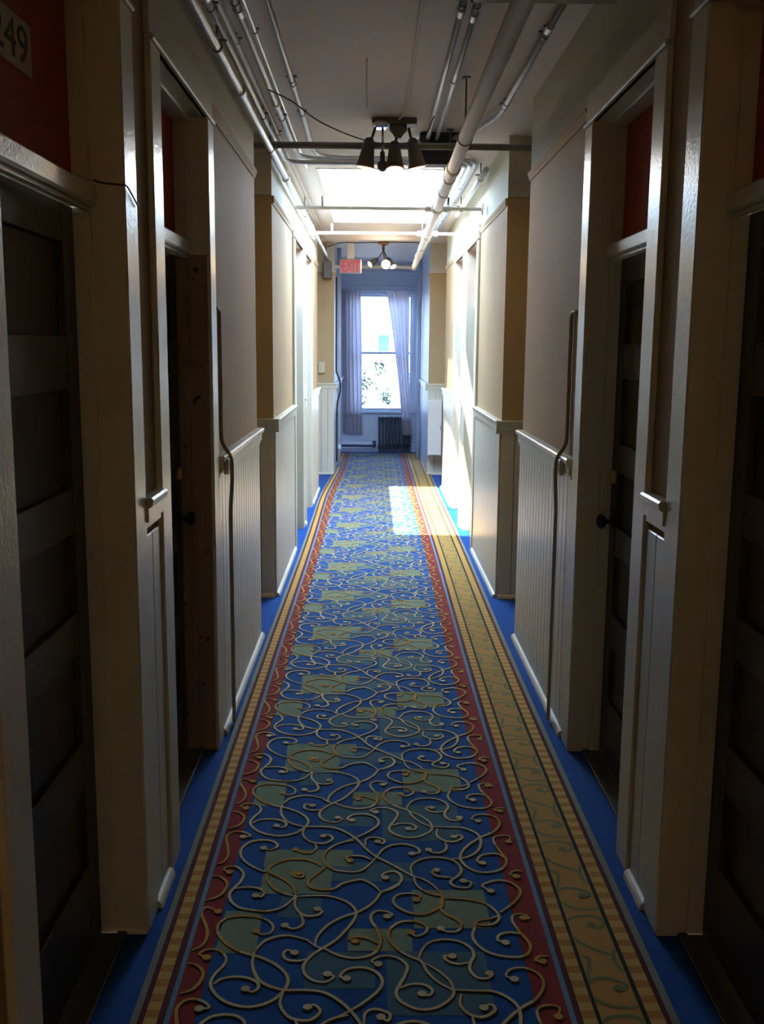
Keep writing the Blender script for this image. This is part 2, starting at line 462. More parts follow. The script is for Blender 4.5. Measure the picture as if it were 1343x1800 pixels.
# ------------------------------------------------------------------ doors
def make_door(n, s, y0, y1, knob, label, plate=None, jamb_far='trim'):
    root = tag(empty('door_%d' % n, (X(s, 0), (y0 + y1) / 2, 0)), label, kind='structure')
    P = lambda name, mat, d0, d1, a, b, z0, z1, bev=.002, parent=root: one_box(name, mat, parent, X(s, d0), X(s, d1), a, b, z0, z1, bev)
    cw = .13
    for a, b in ((y0 - cw, y0 - .004), (y1 + .004, y1 + cw)):
        P('casing', 'trim', 0, WD, a, b, 0, OPEN_TOP, .004)
    P('head_bead', 'trim', -.010, WD, y0 - cw, y1 + cw, OPEN_TOP, OPEN_TOP + .014, .004)
    P('head_casing', 'frieze', .002, WD, y0 - cw, y1 + cw, OPEN_TOP + .014, 2.56, .003)
    # jambs and stops
    P('jamb', 'trim', .004, .20, y0 - .02, y0, 0, OPEN_TOP + .02, 0)
    if jamb_far == 'trim':
        P('jamb', 'trim', .004, .20, y1, y1 + .02, 0, OPEN_TOP + .02, 0)
    else:
        P('jamb', 'trim', .004, .20, y1, y1 + .02, 1.955, OPEN_TOP + .02, 0)
        tag(P('jamb', jamb_far, .012, .20, y1, y1 + .02, 0, 1.955, 0), 'bare brown wood jamb with worn spots')
        P('jamb_edge', 'trim', .004, .012, y1, y1 + .02, 0, 1.955, 0)
    P('head_jamb', 'trim', .004, .20, y0, y1, OPEN_TOP, OPEN_TOP + .02, 0)
    P('door_stop', 'trim', .085, .128, y0, y0 + .012, 0, OPEN_TOP, .002)
    P('door_stop', jamb_far if jamb_far != 'trim' else 'trim', .085, .128, y1 - .012, y1, 0, 1.94, .002)
    P('door_stop', 'trim', .085, .128, y1 - .012, y1, 2.005, OPEN_TOP, .002)
    P('door_stop', 'trim', .060, .128, y0 + .012, y1 - .012, OPEN_TOP - .016, OPEN_TOP, .003)
    P('threshold', 'door_wood', .06, .20, y0, y1, 0, .012, .003)
    tb = P('transom_bar', 'trim', .070, .17, y0, y1, 1.955, 2.005, .006)
    P('transom_lip', 'trim', .085, .10, y0, y1, 1.943, 1.955, .002, tb)
    P('transom_panel', 'transom_red', .128, .15, y0, y1, 2.005, OPEN_TOP, 0)
    # leaf: stiles and five-panel rails
    zt = [(.257, .471), (.603, .839), (.950, 1.156), (1.266, 1.510), (1.640, 1.862)]
    st = .095
    bm = bmesh.new()
    d0, d1 = .130, .168
    box(bm, X(s, d0), X(s, d1), y0 + .002, y0 + st, .014, 1.953, .002)
    box(bm, X(s, d0), X(s, d1), y1 - st, y1 - .002, .014, 1.953, .002)
    zs = [.014] + [q for t in zt for q in t] + [1.953]
    for i in range(0, len(zs), 2):
        box(bm, X(s, d0 + .0005), X(s, d1), y0 + st, y1 - st, zs[i], zs[i + 1], .002)
    leaf = finish('leaf', bm, 'door_wood', root)
    for z0, z1 in zt:
        P('panel', 'panel_wood', d0 + .016, d1 - .008, y0 + st, y1 - st, z0, z1, 0, leaf)
    if knob:
        ky = (y1 - .075) if knob == 'far' else (y0 + .075)
        ax = (-s, 0, 0)
        mesh_lathe('knob', [(.024, 0), (.024, .006), (.009, .010), (.009, .032), (.020, .036), (.028, .048), (.028, .056), (.018, .066), (.0, .068)], (X(s, d0), ky, .965), ax, 'black_metal', leaf)
        mesh_lathe('deadbolt', [(.027, 0), (.027, .012), (.020, .020), (.0, .021)], (X(s, d0), ky, 1.138), ax, 'brass', leaf)
        P('lock_plate', 'black_metal', d0 - .003, d0, ky - .022, ky + .022, .86, 1.09, 0, leaf)
    if plate:
        pl = P('number_plate', 'plate', .124, .128, 1.985, 2.274, 2.182, 2.288, .001)
        tag(pl, 'cream number plate reading 249 on the red transom')
        mwt = Matrix(((0, 0, 1, X(s, .1238)), (1, 0, 0, 2.147), (0, 1, 0, 2.236), (0, 0, 0, 1)))
        text_mesh('number', plate, .1, 'ink', pl, mwt, .0004, .205, .076)
    return root
D = [
 (1, -1, 0, 'near', 'nearest door on the left, dark five-panel leaf under a red transom numbered 249', '249', 'trim'),
 (2, 1, 0, 'near', 'nearest door on the right, dark leaf under a red transom, cut by the frame', None, 'trim'),
 (3, -1, 1, 'far', 'second door on the left with a bare brown far jamb and red transom', None, 'jamb_wood'),
 (4, 1, 1, 'far', 'second door on the right with a round black knob and cream jamb', None, 'trim'),
 (5, -1, 2, None, 'third white-framed doorway on the left, under the skylight', None, 'trim'),
 (6, 1, 2, None, 'third doorway on the right, its white frame bleached by sun', None, 'trim'),
 (7, -1, 3, None, 'fourth and farthest white-framed doorway on the left', None, 'trim'),
 (8, 1, 3, None, 'fourth and farthest doorway on the right, sunlit white frame', None, 'trim'),
]
for n, s, i, k, lab, pl, jf in D:
    make_door(n, s, OPEN[i][0], OPEN[i][1], k, lab, pl, jf)

# ------------------------------------------------------------------ skylight and end window
sk = tag(empty('window_2', ((sx0 + sx1) / 2, (sy0 + sy1) / 2, ZC)), 'bright rectangular skylight in the corridor ceiling', kind='structure')
for a in ((sx0 - .04, sx0, sy0 - .04, sy1 + .04), (sx1, sx1 + .04, sy0 - .04, sy1 + .04), (sx0, sx1, sy0 - .04, sy0), (sx0, sx1, sy1, sy1 + .04)):
    one_box('curb', 'ceiling_paint', sk, a[0], a[1], a[2], a[3], ZC + .12, ZC + .22)
for a in ((sx0, sx0 + .012, sy0, sy1), (sx1 - .012, sx1, sy0, sy1), (sx0 + .012, sx1 - .012, sy0, sy0 + .012), (sx0 + .012, sx1 - .012, sy1 - .012, sy1)):
    one_box('lining', 'ceiling_paint', sk, a[0], a[1], a[2], a[3], ZC - .006, ZC + .22, 0)
one_box('pane', 'milky_glass', sk, sx0 - .04, sx1 + .04, sy0 - .04, sy1 + .04, ZC + .222, ZC + .228)

wi = tag(empty('window_1', (.11, Y_END, wz0)), 'tall double-hung window at the far end of the corridor', kind='structure')
W = lambda name, mat, x0, x1, y0, y1, z0, z1, bev=.003, parent=wi: one_box(name, mat, parent, x0, x1, y0, y1, z0, z1, bev)
W('casing', 'sky_lit_paint', wx0 - .11, wx0, Y_END - .022, Y_END, .60, 2.54); W('casing', 'sky_lit_paint', wx1, wx1 + .095, Y_END - .022, Y_END, .60, 2.54)
W('head_casing', 'sky_lit_paint', wx0, wx1, Y_END - .022, Y_END, wz1, 2.54)
W('sill', 'sky_lit_paint', wx0 - .13, wx1 + .098, Y_END - .06, Y_END + .03, wz0 - .035, wz0)
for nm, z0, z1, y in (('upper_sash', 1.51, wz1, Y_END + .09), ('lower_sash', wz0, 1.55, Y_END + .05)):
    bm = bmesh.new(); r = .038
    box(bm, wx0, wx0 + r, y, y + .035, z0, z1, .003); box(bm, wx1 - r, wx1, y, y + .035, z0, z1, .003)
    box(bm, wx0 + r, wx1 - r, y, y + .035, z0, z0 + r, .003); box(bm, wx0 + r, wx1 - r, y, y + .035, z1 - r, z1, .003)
    sa = finish(nm, bm, 'sky_lit_paint', wi)
    W('pane', 'glass', wx0 + r - .004, wx1 - r + .004, y + .015, y + .019, z0 + r - .004, z1 - r + .004, 0, sa)

# ------------------------------------------------------------------ carpet runner
SCROLLS = [(1,0,"-438,2648 -471,2670 -484,2657 -483,2631 -465,2587 -452,2544 -451,2508 -460,2479 -481,2461"),
(0,0,"-481,2405 -456,2395 -436,2368 -435,2331 -451,2295 -480,2278"),
(1,1,"-436,2428 -458,2444 -444,2462 -420,2465 -397,2450 -383,2422 -386,2395 -401,2363 -409,2331 -404,2301 -382,2266 -350,2241 -307,2227 -271,2235 -241,2256 -219,2291 -211,2327 -222,2364 -252,2401 -289,2428 -318,2440 -361,2462 -397,2497 -421,2538 -428,2581 -411,2612 -377,2625 -333,2622 -295,2607 -273,2576 -277,2545 -301,2536 -317,2551"),
(0,1,"-400,2316 -384,2337 -352,2347 -316,2342 -290,2324 -285,2301 -299,2286 -317,2298"),
(0,0,"-312,2440 -312,2406 -302,2363 -285,2332 -256,2306 -223,2294"),
(0,0,"-314,2440 -307,2468 -290,2503 -261,2524 -223,2530 -171,2509"),
(1,0,"-203,2451 -224,2463 -233,2443 -221,2420 -190,2415 -170,2423"),
(0,1,"-219,2729 -178,2733 -129,2733 -83,2713 -52,2680 -40,2640 -50,2596 -71,2552 -94,2510 -121,2480 -147,2452 -168,2418 -176,2385 -167,2353 -143,2330 -113,2327 -94,2348 -111,2359"),
(0,1,"-219,2729 -220,2685 -205,2646 -182,2627 -153,2630 -138,2649 -153,2662"),
(0,1,"-205,2646 -190,2601 -195,2576 -217,2563 -240,2579"),
(0,0,"92,2798 61,2770 34,2755 18,2714 -8,2673 -40,2644 -80,2621 -118,2583 -141,2540 -150,2504 -148,2475"),
(0,1,"-175,2512 -148,2480 -123,2469 -95,2446 -60,2430 -26,2430 8,2447 25,2481 28,2522 18,2565 4,2602 4,2634 22,2654 48,2651 64,2634 49,2625"),
(1,0,"-41,2504 -59,2516 -42,2525 -14,2522 4,2510 23,2493"),
(1,0,"21,2402 4,2413 21,2433 48,2438 79,2425 98,2392 90,2354 76,2318 66,2287 71,2258 93,2234 124,2219 159,2224 186,2244 206,2268 212,2293 206,2329 188,2360 166,2387 141,2408"),
(0,1,"76,2303 105,2318 138,2316 158,2293 147,2273 131,2280"),
(1,0,"114,2547 127,2529 149,2541 161,2566 148,2590 119,2603 83,2596 57,2565 50,2528 60,2493 83,2458 110,2433 136,2414 149,2370 173,2329 200,2303 212,2290"),
(0,1,"128,2419 140,2464 162,2499 202,2514 243,2506 272,2477 279,2442 266,2409 262,2376 276,2347 299,2342 318,2355 311,2363"),
(0,1,"262,2409 231,2403 205,2417 200,2439 220,2437"),
(1,0,"439,2620 456,2617 442,2640 415,2636 405,2611 413,2567 428,2524 438,2489 428,2454 401,2435 360,2437 321,2454 294,2488 284,2530 295,2572 301,2597 317,2610 339,2614 367,2630"),
(0,0,"212,2722 269,2719 313,2709 344,2689 366,2649 369,2617 351,2591 318,2582 301,2591"),
(1,0,"372,2500 352,2512 359,2536 385,2548 417,2542 434,2519"),
(0,1,"208,2722 205,2668 221,2635 245,2613 259,2585 244,2554 215,2551 198,2566"),
(1,0,"459,2415 440,2421 456,2438 480,2438"),
(0,0,"-310,3315 -312,3286 -304,3247 -282,3201 -250,3178 -219,3165 -167,3165 -119,3157 -75,3121 -39,3070 -11,3011 22,2963 62,2923 97,2885 131,2848 166,2826 198,2782 214,2733"),
(0,1,"-219,3165 -224,3111 -204,3068 -178,3052 -145,3052 -123,3082 -139,3108 -155,3099"),
(0,1,"-182,3052 -174,3018 -191,2989 -219,2989 -241,3009"),
(1,0,"-345,3017 -323,3005 -301,3030 -316,3059 -351,3071 -392,3058 -415,3016 -413,2967 -387,2920 -346,2882 -321,2867"),
(0,0,"-308,2856 -316,2890 -295,2921 -257,2945 -208,2945 -175,2929 -154,2906"),
(0,0,"-320,2859 -312,2815 -288,2772 -255,2744 -224,2731"),
(0,0,"-313,2863 -292,2848 -262,2823 -231,2780 -220,2738"),
(1,0,"-435,2866 -455,2881 -444,2900 -416,2897 -391,2859 -393,2815 -407,2778 -418,2743 -408,2702 -381,2669 -343,2656 -298,2650 -256,2670 -230,2710 -220,2738"),
(0,1,"-406,2771 -377,2779 -338,2775 -316,2751 -323,2727 -339,2733"),
(0,0,"-53,3070 -99,3052 -134,3010 -148,2961 -138,2914 -113,2884 -77,2872 -36,2873 -6,2907 22,2963"),
(0,0,"-137,2899 -167,2853 -188,2816 -178,2780 -143,2766 -108,2773 -83,2802 -35,2824 -13,2817 14,2788 33,2753"),
(0,1,"-207,2868 -207,2838 -233,2845 -239,2871 -222,2860"),
(1,0,"-421,3092 -396,3097 -421,3123 -455,3127 -476,3092 -462,3024 -454,2967 -464,2927 -486,2912"),
(0,0,"-487,2843 -458,2836 -433,2800 -438,2750 -456,2722 -487,2705"),
(0,1,"-95,3052 -54,3082 -12,3122 22,3167 31,3204 14,3241 -22,3259 -61,3250 -78,3221 -61,3212"),
(0,1,"-15,3036 -12,3078 14,3092 47,3075 43,3049 26,3062"),
(0,1,"22,2963 43,3012 76,3041 118,3046 155,3021 160,2992 135,2984"),
(0,1,"2,2947 -23,2966 -56,2970 -76,2958 -63,2938"),
(0,1,"33,2753 67,2782 93,2811 96,2847 77,2874 49,2866 37,2847 47,2836"),
(0,1,"131,2848 129,2901 151,2940 193,2960 241,2956 272,2933 286,2886 273,2849 252,2826 246,2804 264,2783 298,2783 309,2812 286,2819"),
(1,0,"208,2882 192,2871 206,2848 233,2841 252,2837"),
(0,1,"135,2840 141,2796 162,2761 192,2740 214,2733 210,2679 199,2669 168,2643 138,2636 102,2652 73,2685 70,2719 89,2743 124,2747 150,2733 137,2712"),
(0,0,"204,3168 265,3164 316,3160 356,3125 368,3082 358,3022 333,2981 298,2957 261,2952"),
(0,1,"229,3151 224,3106 245,3072 278,3064 308,3090 299,3111 281,3098"),
(0,1,"249,3063 250,3021 231,2993 203,2992 191,3009"),
(1,1,"373,3211 353,3225 369,3253 405,3259 438,3235 445,3189 417,3134 370,3095 327,3047 298,2997 289,2949 305,2902 338,2872 378,2872 416,2895 435,2942 425,2990 411,3048 412,3091 439,3108 468,3100 459,3065"),
(1,0,"356,2926 341,2941 357,2973 387,2986 415,2982 429,2958"),
(1,0,"363,2762 340,2791 362,2812 398,2824 434,2806 452,2763 433,2714 401,2674 376,2647"),
(1,0,"452,2846 434,2861 453,2880 476,2876")]
GOLD_SCROLLS = [(0,1,"557,2599 572,2621 601,2634 637,2635 663,2619 663,2587 638,2571 627,2587"),
(0,0,"557,2599 555,2549 575,2507 604,2478 639,2453 658,2444"),
(0,0,"681,2496 659,2461 653,2422 660,2383 668,2373"),
(0,0,"563,2449 584,2433 579,2394 566,2351 559,2299 567,2264 594,2240 632,2231 672,2236"),
(0,1,"564,2325 581,2343 602,2349 633,2341 658,2320 646,2300 635,2305")]
PATCHES = [(-0.417, -0.309, 2.45, 2.654, 0), (-0.061, 0.116, 2.461, 2.567, 0), (0.125, 0.342, 2.569, 2.771, 0), (-0.169, 0.012, 2.301, 2.458, 1), (0.043, 0.309, 2.2, 2.46, 1), (-0.263, -0.143, 2.62, 2.733, 1), (-0.335, -0.055, 2.906, 3.01, 0), (-0.33, -0.118, 2.745, 2.906, 0), (-0.12, 0.133, 2.817, 2.931, 1)]

P_REP = 0.872
RUN0, RUN1 = -1.6, 15.30
def warp(x, y):
    t = min(1, max(0, (y - 10.3) / 3.6)); t = t * t * (3 - 2 * t)
    k = max(0, -x / .57)
    return x + t * .082 * min(1, k) + .006 * math.sin(y * .9 + .6) * (1 - t)
run = tag(empty('carpet_runner', (.09, 6.0, 0)), 'long patterned runner, blue with cream scrolls, red and gold borders', 'carpet')
ZR = .008
def strip(name, mat, x0, x1, z=ZR):
    bm = bmesh.new(); n = 120; prev = None
    for i in range(n + 1):
        y = RUN0 + (RUN1 - RUN0) * i / n
        c = [bm.verts.new((warp(x, y), y, zz)) for x, zz in ((x0, .0005), (x0, z), (x1, z), (x1, .0005))]
        if prev:
            for k in range(3): bm.faces.new((prev[k], prev[k + 1], c[k + 1], c[k]))
        else: bm.faces.new(c)
        prev = c
    bm.faces.new(prev)
    return finish(name, bm, mat, run)
E1, E2 = -.580, .752
strip('edge_binding', 'edge_grey', E1, -.563, .0095)
strip('maroon_stripe', 'dark_red', -.563, -.549)
strip('ladder_stripe', 'ladder', -.549, -.516)
strip('maroon_stripe', 'dark_red', -.516, -.499)
strip('pale_blue_line', 'pale_blue', -.499, -.486, .0085)
strip('red_border', 'border_red', -.486, -.424)
strip('field', 'field_blue', -.424, .412)
strip('red_border', 'border_red', .412, .488)
strip('pale_blue_line', 'pale_blue', .488, .502, .0085)
strip('maroon_stripe', 'dark_red', .502, .518)
strip('ladder_stripe', 'ladder', .518, .553)
strip('black_line', 'line_black', .553, .563)
strip('gold_band', 'gold_band', .563, .669)
strip('black_line', 'line_black', .669, .681)
strip('ladder_stripe', 'ladder', .681, .719)
strip('maroon_stripe', 'dark_red', .719, .733)
strip('edge_binding', 'edge_grey', .733, E2, .0095)
reps = list(range(-5, 16))
def in_run(y): return RUN0 + .02 < y < RUN1 - .02
for kind, nm, mat in ((0, 'green_patches', 'patch_green'), (1, 'teal_patches', 'patch_teal')):
    bm = bmesh.new()
    for r in reps:
        for x0, x1, y0, y1, k in PATCHES:
            a, b = y0 + r * P_REP, y1 + r * P_REP
            if k != kind or not (in_run(a) and in_run(b)): continue
            z = ZR + .0006 + (.0003 if kind == 0 else 0) + .00003 * x0
            bm.faces.new([bm.verts.new((warp(x, y), y, z)) for x, y in ((x0, a), (x1, a), (x1, b), (x0, b))])
    tag(finish(nm, bm, mat, run), kind='stuff')
def parse(t): return [Vector((int(a) / 1000, int(b) / 1000)) for a, b in (q.split(',') for q in t.split())]
def crom(p, n=4):
    out = []
    q = [p[0] * 2 - p[1]] + p + [p[-1] * 2 - p[-2]]
    for i in range(1, len(q) - 2):
        for k in range(n):
            t = k / n
            out.append(.5 * ((2 * q[i]) + (q[i + 1] - q[i - 1]) * t + (2 * q[i - 1] - 5 * q[i] + 4 * q[i + 1] - q[i + 2]) * t * t + (3 * q[i] - q[i - 1] - 3 * q[i + 1] + q[i + 2]) * t ** 3))
    out.append(p[-1])
    return out
def gold_at(p):
    if p.x < -.424 or p.x > .412: return 1
    for r in (-1, 0, 1):
        for x0, x1, y0, y1, k in PATCHES:
            if k == 0 and x0 < p.x < x1 and y0 < p.y - r * P_REP < y1: return 1
    return 0
def ribbons(data, rep_list, period, z, off, wmin, wmax, ball, two_tone, xlim):
    me_v, me_f, me_m = [], [], []
    for si, (s0, s1, t) in enumerate(data):
        zi = z + si * 1.2e-5
        pts = crom(parse(t))
        n = len(pts)
        L = []
        for i, p in enumerate(pts):
            d = (pts[min(i + 1, n - 1)] - pts[max(i - 1, 0)])
            d = d.normalized() if d.length > 0 else Vector((1, 0))
            w = wmin + (wmax - wmin) * max(0.0, math.sin(math.pi * i / (n - 1))) ** .7
            nn = Vector((-d.y, d.x)) * w * .5
            L.append((p + nn, p - nn))
        mats = [gold_at(p) if two_tone else 0 for p in pts]
        discs = [q for f, q in ((s0, pts[0]), (s1, pts[-1])) if f]
        for r in rep_list:
            sh = r * period
            if not (in_run(min(p.y for p in pts) + sh) and in_run(max(p.y for p in pts) + sh)): continue
            b = len(me_v)
            for a, c in L:
                for q in (a, c):
                    x = min(xlim[1], max(xlim[0], q.x + off[0])); y = q.y + sh + off[1]
                    me_v.append((warp(x, y), y, zi))
            for i in range(n - 1):
                me_f.append((b + 2 * i, b + 2 * i + 1, b + 2 * i + 3, b + 2 * i + 2)); me_m.append(mats[i])
            for q in discs:
                b = len(me_v); m = 10
                for k in range(m):
                    a = 2 * math.pi * k / m
                    x = min(xlim[1], max(xlim[0], q.x + off[0] + ball * math.cos(a))); y = q.y + sh + off[1] + ball * math.sin(a)
                    me_v.append((warp(x, y), y, zi + .0007))
                me_f.append(tuple(range(b, b + m))); me_m.append(gold_at(q) if two_tone else 0)
    return me_v, me_f, me_m
def ribbon_obj(name, res, mats):
    me = bpy.data.meshes.new(name)
    me.from_pydata(res[0], [], res[1])
    for m in mats: me.materials.append(MATS[m])
    me.polygons.foreach_set('material_index', res[2])
    bm = bmesh.new(); bm.from_mesh(me)
    for f in bm.faces:
        f.normal_update()
        if f.normal.z < 0: f.normal_flip()
    bm.to_mesh(me); bm.free()
    return tag(put(name, me, None, run), kind='stuff')
XL = (-.484, .486)
ribbon_obj('scroll_dark_line', ribbons(SCROLLS, reps, P_REP, ZR + .0014, (.002, -.005), .0065, .0105, .0125, False, XL), ['scroll_outline'])  # dark outline woven along one side of each scroll
ribbon_obj('scrolls', ribbons(SCROLLS, reps, P_REP, ZR + .0028, (0, 0), .0050, .0092, .0120, True, XL), ['scroll_cream', 'scroll_gold'])
ribbon_obj('gold_band_scrolls', ribbons(GOLD_SCROLLS, list(range(-9, 32)), P_REP / 2, ZR + .0008, (0, 0), .007, .012, .014, False, (.565, .667)), ['scroll_teal'])
# ------------------------------------------------------------------ conduits and pipes under the ceiling
def conduit(label, pts, r, mat='galvanised', rad=.12, couplings=(), straps=(), cat='conduit', name='conduit', group=None):
    root = tag(empty(name, pts[0]), label, cat, group)
    path = fillet(pts, rad) if len(pts) > 2 else pts
    mesh_tube('tube', path, r, mat, root)
    for c in couplings:                      # (x, y, z, axis)
        ax = Vector(c[3]); p = Vector(c[:3])
        mesh_lathe('coupling', [(r * 1.28, -.035), (r * 1.32, -.030), (r * 1.32, .030), (r * 1.28, .035)], p, ax, mat, root, 12)
    for c in straps:                         # strap clip round the tube, up to the ceiling
        p = Vector(c)
        bm = bmesh.new()
        lathe(bm, [(r * 1.12, -.009), (r * 1.18, -.007), (r * 1.18, .007), (r * 1.12, .009)], p, (0, 1, 0), 12)
        box(bm, p.x - r * 1.9, p.x + r * 1.9, p.y - .008, p.y + .008, p.z + r * .9, p.z + r * 1.1 + .004)
        if ZC - p.z > .03: box(bm, p.x - .004, p.x + .004, p.y - .004, p.y + .004, p.z + r, ZC)
        finish('strap', bm, 'fixture_dark', root)
    return root
Y = (0, 1, 0)
conduit('thickest galvanised conduit nearest the left wall, hung lowest', [(-.590, -3.1, 2.72), (-.594, 4.6, 2.72), (-.585, 12.55, 2.72)], .019, rad=.3,
        couplings=[(-.592, 4.62, 2.72, Y), (-.592, 6.9, 2.72, Y), (-.590, 8.3, 2.72, Y), (-.588, 9.6, 2.72, Y)], straps=[(-.592, 3.95, 2.72), (-.593, 5.9, 2.72), (-.589, 8.7, 2.72), (-.586, 11.2, 2.72)])
conduit('second galvanised conduit from the left wall, bending right before the skylight', [(-.590, -3.1, 2.808), (-.590, 6.80, 2.808), (.60, 6.80, 2.808), (.60, 12.5, 2.80)], .0145, rad=.14,
        couplings=[(-.590, 3.66, 2.808, Y), (-.590, 6.3, 2.808, Y)], straps=[(-.590, 3.8, 2.808), (-.590, 5.5, 2.808), (.60, 8.4, 2.807), (.60, 10.6, 2.803)])
conduit('brown painted pipe among the conduits on the left', [(-.578, -3.1, 2.865), (-.578, 11.9, 2.865)], .012, 'brown_pipe', straps=[(-.578, 4.4, 2.865), (-.578, 6.2, 2.865)], name='painted_pipe', cat='pipe')
conduit('fourth galvanised conduit from the left, sweeping right just before the skylight', [(-.510, -3.1, 2.845), (-.510, 6.90, 2.845), (.655, 6.90, 2.845), (.655, 12.3, 2.845)], .0155, rad=.24,
        couplings=[(-.510, 3.95, 2.845, Y), (-.510, 5.4, 2.845, Y)], straps=[(-.510, 3.85, 2.845), (-.510, 5.7, 2.845), (.655, 8.0, 2.845), (.655, 10.0, 2.845)])
conduit('thin conduit running between two thicker ones on the left', [(-.490, -3.1, 2.876), (-.490, 7.4, 2.876)], .009, straps=[(-.490, 4.3, 2.876)])
conduit('innermost galvanised conduit of the left bundle, standing apart on the ceiling', [(-.403, -3.1, 2.879), (-.403, 7.02, 2.879), (.70, 7.02, 2.879), (.70, 12.2, 2.879)], .0135, rad=.24,
        couplings=[(-.403, 5.15, 2.879, Y)], straps=[(-.403, 5.05, 2.879), (-.403, 5.75, 2.879), (.70, 9.0, 2.879)])
conduit('left one of the two parallel conduits right of the ceiling centre', [(.318, 3.64, 2.862), (.318, 6.285, 2.862)], .0125, couplings=[(.318, 3.98, 2.862, Y)], straps=[(.318, 3.90, 2.862)])
conduit('right one of the two parallel conduits right of the ceiling centre', [(.371, 3.64, 2.862), (.371, 6.285, 2.862)], .0125, couplings=[(.371, 4.03, 2.862, Y), (.371, 5.0, 2.862, Y)], straps=[(.371, 3.92, 2.862)])
conduit('galvanised conduit high along the right wall, curving in at its end', [(.682, 3.66, 2.858), (.670, 5.70, 2.858), (.47, 6.25, 2.858)], .0135, rad=.22, couplings=[(.679, 4.15, 2.858, Y), (.671, 5.4, 2.858, Y)], straps=[(.678, 4.25, 2.858), (.671, 5.45, 2.858)])
conduit('far conduit hugging the right wall beside the skylight', [(.745, 6.95, 2.80), (.745, 9.3, 2.80)], .020, straps=[(.745, 7.3, 2.80), (.745, 8.9, 2.80)])
# transverse pipe across both alcoves
tp = tag(empty('crossing_pipe', (0, 6.03, 2.768)), 'brown pipe crossing the corridor behind the nearer spotlight', 'pipe')
mesh_tube('tube', [(-1.75, 6.03, 2.768), (1.95, 6.03, 2.768)], .0195, 'dark_pipe', tp, 12)
# ceiling duct over the alcove mouth
# sprinkler main with its branches
sm = tag(empty('sprinkler_main', (.45, 8, 2.62)), 'large painted sprinkler main along the right with thin cross branches', 'pipe')
mesh_tube('main', fillet([(.42, -3.1, 2.62), (.430, 4.4, 2.62), (.505, 12.94, 2.62)], .4), .034, 'painted_pipe', sm, 14)
mesh_tube('end_branch', [(.505, 12.94, 2.62), (-.58, 12.94, 2.62)], .022, 'painted_pipe', sm, 12)
mesh_lathe('elbow', [(.030, -.04), (.042, -.03), (.042, .03), (.030, .04)], (.505, 12.94, 2.62), (0, 1, 0), 'painted_pipe', sm)
def main_x(y): return .430 + (y - 4.4) * (.075 / 8.54)
for y, x0, x1 in ((7.53, -.58, .79), (9.17, -.60, .79)):
    mesh_tube('branch', [(x0, y, 2.62), (x1, y, 2.62)], .0140, 'painted_pipe', sm)
    mesh_lathe('tee', [(.040, -.07), (.045, -.06), (.045, .06), (.040, .07)], (main_x(y), y, 2.62), Y, 'painted_pipe', sm)
    mesh_lathe('tee_outlet', [(.024, .03), (.026, .09)], (main_x(y), y, 2.62), (-1, 0, 0), 'painted_pipe', sm)
    mesh_lathe('tee_outlet', [(.024, .03), (.026, .09)], (main_x(y), y, 2.62), (1, 0, 0), 'painted_pipe', sm)
    mesh_tube('sprig', [(-.38, y, 2.62), (-.38, y, 2.70)], .010, 'painted_pipe', sm)
mesh_lathe('escutcheon', [(.045, 0), (.045, .006), (.02, .014)], (.79, 7.53, 2.62), (-1, 0, 0), 'painted_pipe', sm)
for y in (5.05, 6.2, 6.75, 10.4):
    x = main_x(y); bm = bmesh.new()
    lathe(bm, [(.035, -.010), (.038, -.008), (.038, .008), (.035, .010)], (x, y, 2.62), Y, 16)
    box(bm, x - .004, x + .004, y - .004, y + .004, 2.655, ZC)
    box(bm, x - .02, x + .02, y - .02, y + .02, ZC - .006, ZC)
    finish('hanger', bm, 'fixture_dark', sm)
for y in (6.75,):
    mesh_lathe('hanger_bolt', [(.007, 0), (.007, .05)], (main_x(y) + .03, y, 2.59), (0, 0, -1), 'fixture_dark', sm, 8)
for y in (5.9, 9.5, 11.4):
    mesh_lathe('coupling', [(.038, -.05), (.042, -.045), (.042, .045), (.038, .05)], (main_x(y), y, 2.62), Y, 'painted_pipe', sm)
# pull box where the two central conduits end
jb = tag(empty('pull_box', (.40, 6.34, 2.8)), 'dark navy metal box at the near right corner of the skylight', 'box')
one_box('body', 'navy_box', jb, .27, .53, 6.285, 6.40, 2.715, ZC, .004)
one_box('cover', 'navy_box', jb, .285, .515, 6.279, 6.285, 2.73, 2.835, .002)
# ceiling cords and the sagging cable
def cord(label, pts, r, mat, name='cable'):
    p = [Vector(q) for q in pts]
    out = []
    q = [p[0] * 2 - p[1]] + p + [p[-1] * 2 - p[-2]]
    for i in range(1, len(q) - 2):
        for k in range(6):
            t = k / 6
            out.append(.5 * ((2 * q[i]) + (q[i + 1] - q[i - 1]) * t + (2 * q[i - 1] - 5 * q[i] + 4 * q[i + 1] - q[i + 2]) * t * t + (3 * q[i] - q[i - 1] - 3 * q[i + 1] + q[i + 2]) * t ** 3))
    out.append(p[-1])
    o = mesh_tube(name, out, r, mat, None, 8)
    return tag(o, label, 'cable')
cord('thin black cable sagging from the left conduits towards the nearer spotlight', [(-.505, 4.97, 2.815), (-.40, 5.10, 2.79), (-.284, 5.30, 2.745), (-.10, 5.52, 2.712), (.06, 5.66, 2.71), (.25, 5.66, 2.735), (.315, 5.62, 2.847)], .0035, 'cable_black')
cord('painted flexible conduit down the ceiling centre to the nearer spotlight', [(.172, 3.3, ZC - .007), (.170, 4.6, ZC - .007), (.163, 5.6, ZC - .007), (.145, 5.85, ZC - .008), (.11, 5.97, ZC - .012)], .008, 'ceiling_paint', 'electrical_cord')
cord('short dark cord stapled to the ceiling left of centre', [(-.040, 4.74, ZC - .003), (-.044, 5.2, ZC - .003), (-.046, 5.67, ZC - .003)], .003, 'brown_pipe', 'electrical_cord')
